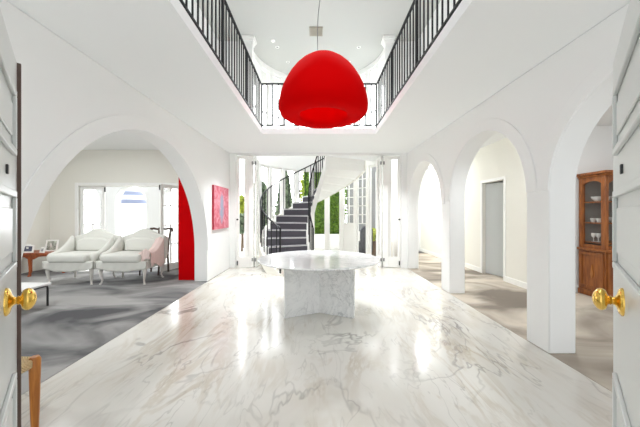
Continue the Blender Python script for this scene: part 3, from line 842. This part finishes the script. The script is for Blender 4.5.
# ------------------------------------------------------------------ upper ceiling fittings
v = thing('ceiling_vent', 'square beige ceiling vent beside the lamp cable', 'vent', (-.045, 6.75, ZU))
MB().box(-.16, .16, -.16, .16, -.03, 0).build('frame', BEIGE, v, bevel=.005)
for k in range(6):
    MB().box(-.13, .13, -.125 + k * .045, -.10 + k * .045, -.04, -.03).build('slat', BEIGE, v)
for lab, x, y in (('near left', -1.06, 7.40), ('near right', 1.06, 7.40), ('far left', -.86, 8.12), ('far right', .88, 8.12)):
    dnl = thing('downlight', '%s recessed downlight in the ceiling over the curved stair bay' % lab, 'downlight', (x, y, ZU), 0, 'stair bay downlights')
    MB().lathe([(.03, -.004), (.034, -.012), (.05, -.010), (.055, 0)], 20).build('trim_ring', TRIM, dnl, smooth=True)
    MB().lathe([(0, -.003), (.03, -.004)], 20).build('lamp_lens', METAL, dnl)
tag(MB().lathe([(0, -.035), (.04, -.032), (.055, -.015), (.055, 0)], 20).build('smoke_detector', TRIM, None, smooth=True, loc=(-1.13, 7.12, ZU)),
    'small round white smoke detector on the high ceiling', 'smoke detector')

# ------------------------------------------------------------------ grey armchair inside the bay's right side
ac = thing('armchair', 'charcoal upholstered armchair standing outside the paned door right of the stairs', 'chair', (1.47, 9.42, -.12), R(-150))
MB().box(-.25, .25, -.22, .22, .18, .44).build('seat', DGREY, ac, bevel=.05, seg=3)
MB().prism([(-.25, .3), (.25, .3), (.25, .95), (.14, 1.08), (-.14, 1.08), (-.25, .95)], 'y', .16, .26).build('backrest', DGREY, ac, bevel=.04, seg=3)
for sx in (-1, 1):
    MB().box(sx * .25 - .04, sx * .25 + .04, -.2, .2, .2, .6).build('armrest', DGREY, ac, bevel=.035, seg=3)
    for y in (-.18, .2):
        MB().tube([(sx * .22, y, 0), (sx * .2, y, .2)], [.012, .02], 8).build('leg', DARKW, ac, smooth=True)

# ------------------------------------------------------------------ outdoors
struct(MB().box(-30, 30, 9.1, 40, -.25, -.12).box(-30, XL, 7.25, 9.1, -.25, -.12).box(XR, 30, 11.0, 12, -.25, -.121).box(-2.3, 2.3, 7.3, 9.1, -.25, -.13).build('floor_terrace', PAVE), 'pale sunlit terrace outside')
gw = MB().box(-2.0, 4.0, 11.9, 12.1, -.12, .50).box(1.05, 2.3, 11.55, 11.9, -.12, .62).build('garden_wall', PLASTER)
tag(gw, 'low white garden wall in front of the clipped hedge', 'wall')
hb = MB()
for _ in range(5200):
    x = random.uniform(-.6, 1.18); z = random.uniform(.2, 3.6); y = 12.35 + abs(random.gauss(0, .12))
    hb.leaf((x, y, z), random.uniform(.03, .055))
hb.box(-.6, 1.18, 12.55, 13.1, -.12, 3.5)
tag(hb.build('hedge', HEDGE), 'bright green clipped hedge behind the low white garden wall', 'hedge')
tag(MB().box(1.28, 5.5, 12.4, 12.6, -.12, 4.2).box(1.24, 5.54, 12.35, 12.65, 4.2, 4.3).build('boundary_wall', BOUND), 'tall white rendered boundary wall to the right of the hedge', 'wall')
def tree(label, x, y, h, r, m, n, z0=.6, cone=False):
    t = thing('tree', label, 'tree', (x, y, -.12), 0, 'garden trees')
    MB().tube([(0, 0, 0), (.03, 0, h * .4), (0, .03, h * .85)], [.09, .07, .03], 8).build('trunk', BARK, t, smooth=True)
    b = MB()
    for _ in range(n):
        f = random.random(); z = z0 + f * (h - z0)
        rr = r * ((1 - f) ** .7 if cone else math.sin(PI * (.12 + .86 * f)) ** .6) * math.sqrt(random.random())
        a = random.uniform(0, 2 * PI)
        b.leaf((rr * math.cos(a), rr * math.sin(a), z), random.uniform(.05, .085))
    b.build('crown', m, t)
tree('dark slender conifer seen through the stair bay windows', -1.55, 13.2, 3.7, .55, DARKG, 2200, .4, True)
tree('greyish bushy tree left of the conifer beyond the stairs', -2.95, 14.4, 3.1, .7, DARKG, 2000, .5)
tree('yellow green tree right of the conifer beyond the stairs', -.35, 14.6, 4.2, .6, YELG, 2200, .5)
tree('green tree high behind the upper part of the stairs', .95, 15.9, 5.0, .8, HEDGE, 2200, 1.0)
sh = thing('shrub', 'yellow green shrub seen through the left folding door glass', 'shrub', (-3.25, 12.3, -.12))
b = MB()
for _ in range(700):
    a = random.uniform(0, 2 * PI); rr = .42 * math.sqrt(random.random())
    b.leaf((rr * math.cos(a), rr * math.sin(a), 1.25 + random.uniform(0, 1.0)), random.uniform(.04, .07))
b.build('foliage', YELG, sh)
MB().tube([(0, 0, 0), (0, 0, 1.6)], [.04, .02], 8).build('stem', BARK, sh, smooth=True)
sh2 = thing('shrub', 'dark green shrub below the yellow green one outside', 'shrub', (-3.0, 11.2, -.12))
b = MB()
for _ in range(900):
    a = random.uniform(0, 2 * PI); rr = .4 * math.sqrt(random.random())
    b.leaf((rr * math.cos(a) * .7, rr * math.sin(a) * .7, random.uniform(.75, 1.45)), random.uniform(.04, .07))
b.build('foliage', DARKG, sh2)
MB().tube([(0, 0, 0), (0, 0, 1.0)], [.04, .02], 8).build('stem', BARK, sh2, smooth=True)
pl = thing('planter', 'cream box planter behind the right folding door glass', 'planter', (2.02, 8.25, -.12))
MB().box(-.11, .11, -.11, .11, 0, .66).build('box', CREAMP, pl, bevel=.01)
MB().box(-.09, .09, -.09, .09, .66, .68).build('soil', BARK, pl)
wk = thing('wicker_planter', 'brown wicker planter with a yellow green plant outside the right bay windows', 'planter', (1.86, 9.85, -.12))
MB().lathe([(0, 0), (.16, 0), (.2, .55), (.18, .55), (.15, .1), (0, .08)], 20).build('pot', BROWN, wk, smooth=True)
b = MB()
for _ in range(260):
    a = random.uniform(0, 2 * PI); rr = .2 * math.sqrt(random.random())
    b.leaf((rr * math.cos(a), rr * math.sin(a), .5 + random.uniform(0, .45)), .04)
b.build('foliage', YELG, wk)
# arcade across the terrace behind the left room
ARC = [(-9.2, .51), (-7.67, .51), (-6.14, .51), (-4.61, .51)]
poly = [(-10.2, -.12)]
for c, r in ARC:
    poly += [(c - r, -.12)] + arc_pts(c, r, 1.77, 20) + [(c + r, -.12)]
poly += [(-2.7, -.12), (-2.7, 3.9), (-10.2, 3.9)]
tag(MB().prism(poly, 'y', 9.3, 9.6).build('arcade', RENDERW, None, bevel=.01), 'white rendered arcade with round arches across the terrace', 'arcade')
# striped parasol beyond the arch
STR = mat('striped canvas', rgb(240, 240, 240), .8)
nt = STR.node_tree; N = nt.nodes; L = nt.links
tc = N.new('ShaderNodeTexCoord'); sp = N.new('ShaderNodeSeparateXYZ'); L.new(tc.outputs['Object'], sp.inputs[0])
ml = N.new('ShaderNodeMath'); ml.operation = 'MULTIPLY'; ml.inputs[1].default_value = 2.9; L.new(sp.outputs['Z'], ml.inputs[0])
fr = N.new('ShaderNodeMath'); fr.operation = 'FRACT'; L.new(ml.outputs[0], fr.inputs[0])
gt = N.new('ShaderNodeMath'); gt.operation = 'GREATER_THAN'; gt.inputs[1].default_value = .5; L.new(fr.outputs[0], gt.inputs[0])
mx = N.new('ShaderNodeMix'); mx.data_type = 'RGBA'; L.new(gt.outputs[0], mx.inputs['Factor'])
mx.inputs[6].default_value = rgb(244, 244, 244); mx.inputs[7].default_value = rgb(120, 128, 150)
L.new(mx.outputs[2], N['Principled BSDF'].inputs['Base Color'])
ps = thing('parasol', 'blue grey striped parasol seen through the terrace arch', 'parasol', (-7.85, 12.0, -.12))
MB().lathe([(.62, 1.80), (.58, 2.0), (.5, 2.2), (.38, 2.4), (.2, 2.56), (.0, 2.62)], 24).build('canopy', STR, ps, smooth=True)
MB().tube([(0, 0, 0), (0, 0, 2.6)], .02, 8).build('pole', TRIM, ps, smooth=True)

# ------------------------------------------------------------------ light
w = bpy.data.worlds.new('World'); S.world = w; w.use_nodes = True
bg = w.node_tree.nodes['Background']; bg.inputs['Color'].default_value = (.95, .975, 1, 1); 
# hazy bright sky: brightest on the garden side, where the sun stands behind thin cloud
wt = w.node_tree; tc = wt.nodes.new('ShaderNodeTexCoord'); sp = wt.nodes.new('ShaderNodeSeparateXYZ')
wt.links.new(tc.outputs['Generated'], sp.inputs[0])
mr = wt.nodes.new('ShaderNodeMapRange'); mr.interpolation_type = 'SMOOTHSTEP'
mr.inputs['From Min'].default_value = -.3; mr.inputs['From Max'].default_value = .9
mr.inputs['To Min'].default_value = .24; mr.inputs['To Max'].default_value = 1.7
wt.links.new(sp.outputs['Y'], mr.inputs['Value']); wt.links.new(mr.outputs[0], bg.inputs['Strength'])

def area(name, loc, sx, sy, power, rot=(0, 0, 0), col=(.96, .985, 1)):
    l = bpy.data.lights.new(name, 'AREA'); l.shape = 'RECTANGLE'; l.size = sx; l.size_y = sy; l.energy = power; l.color = col
    o = bpy.data.objects.new(name, l); COL.objects.link(o); o.location = loc; o.rotation_euler = rot
    return o

# fill lights without fixtures, added to brighten the side rooms and the gallery
def disk(name, loc, size, power):
    o = area(name, loc, size, size, power); o.data.shape = 'DISK'; return o
for x, y, p in ((3.1, 3.9, 4.4), (3.1, 8.6, 11), (4.9, 2.6, 1.8)):
    disk('passage_fill', (x, y, ZC - .01), .25, p)  # added fill for passage and dining room, no fixture
for x, y, p in ((-4.4, 2.6, 7), (-4.6, 5.0, 5.5)):
    disk('living_fill', (x, y, 2.94), .25, p)  # added fill for the left room, no fixture

for x, y, p in ((-.8, 2.6, 1), (.85, 2.6, 1), (-.8, 4.9, 5.5), (.85, 4.9, 5.5)):
    disk('gallery_fill', (x, y, ZU - .01), .3, p).data.spread = R(85)  # unseen fill added above the void to brighten hall floor and void edges
for x, y in ((-1.06, 7.40), (1.06, 7.40), (-.86, 8.12), (.88, 8.12)):
    disk('bay_light', (x, y, ZU - .045), .10, 1.5).data.spread = R(80)
for x, y in ((-1.2, 6.2), (1.2, 6.2)):
    disk('bridge_fill', (x, y, ZC - .006), .12, 5).data.spread = R(110)  # added fill: lights the far floor so it bounces onto the ceiling
pl_ = bpy.data.lights.new('lamp_bulb', 'POINT'); pl_.energy = .4; pl_.shadow_soft_size = .06; pl_.color = (1, .9, .8)
po_ = bpy.data.objects.new('lamp_bulb', pl_); COL.objects.link(po_); po_.location = (LX, LY, 2.68 + .34)

# ------------------------------------------------------------------ camera
cam = bpy.data.cameras.new('camera'); cam.sensor_width = 36; cam.lens = 284 / 640 * 36
cam.shift_x = 2 / 640; cam.shift_y = .5 / 640; cam.clip_start = .02
co = bpy.data.objects.new('camera', cam); COL.objects.link(co)
co.location = (0, 0, 1.35); co.rotation_euler = (R(90), 0, 0)
S.camera = co

S.view_settings.view_transform = 'Standard'
S.view_settings.look = 'None'
S.view_settings.gamma = 1
S.view_settings.exposure = 2.56
S.view_settings.use_curve_mapping = False
S.cycles.max_bounces = 14
S.cycles.diffuse_bounces = 8
S.cycles.transparent_max_bounces = 24
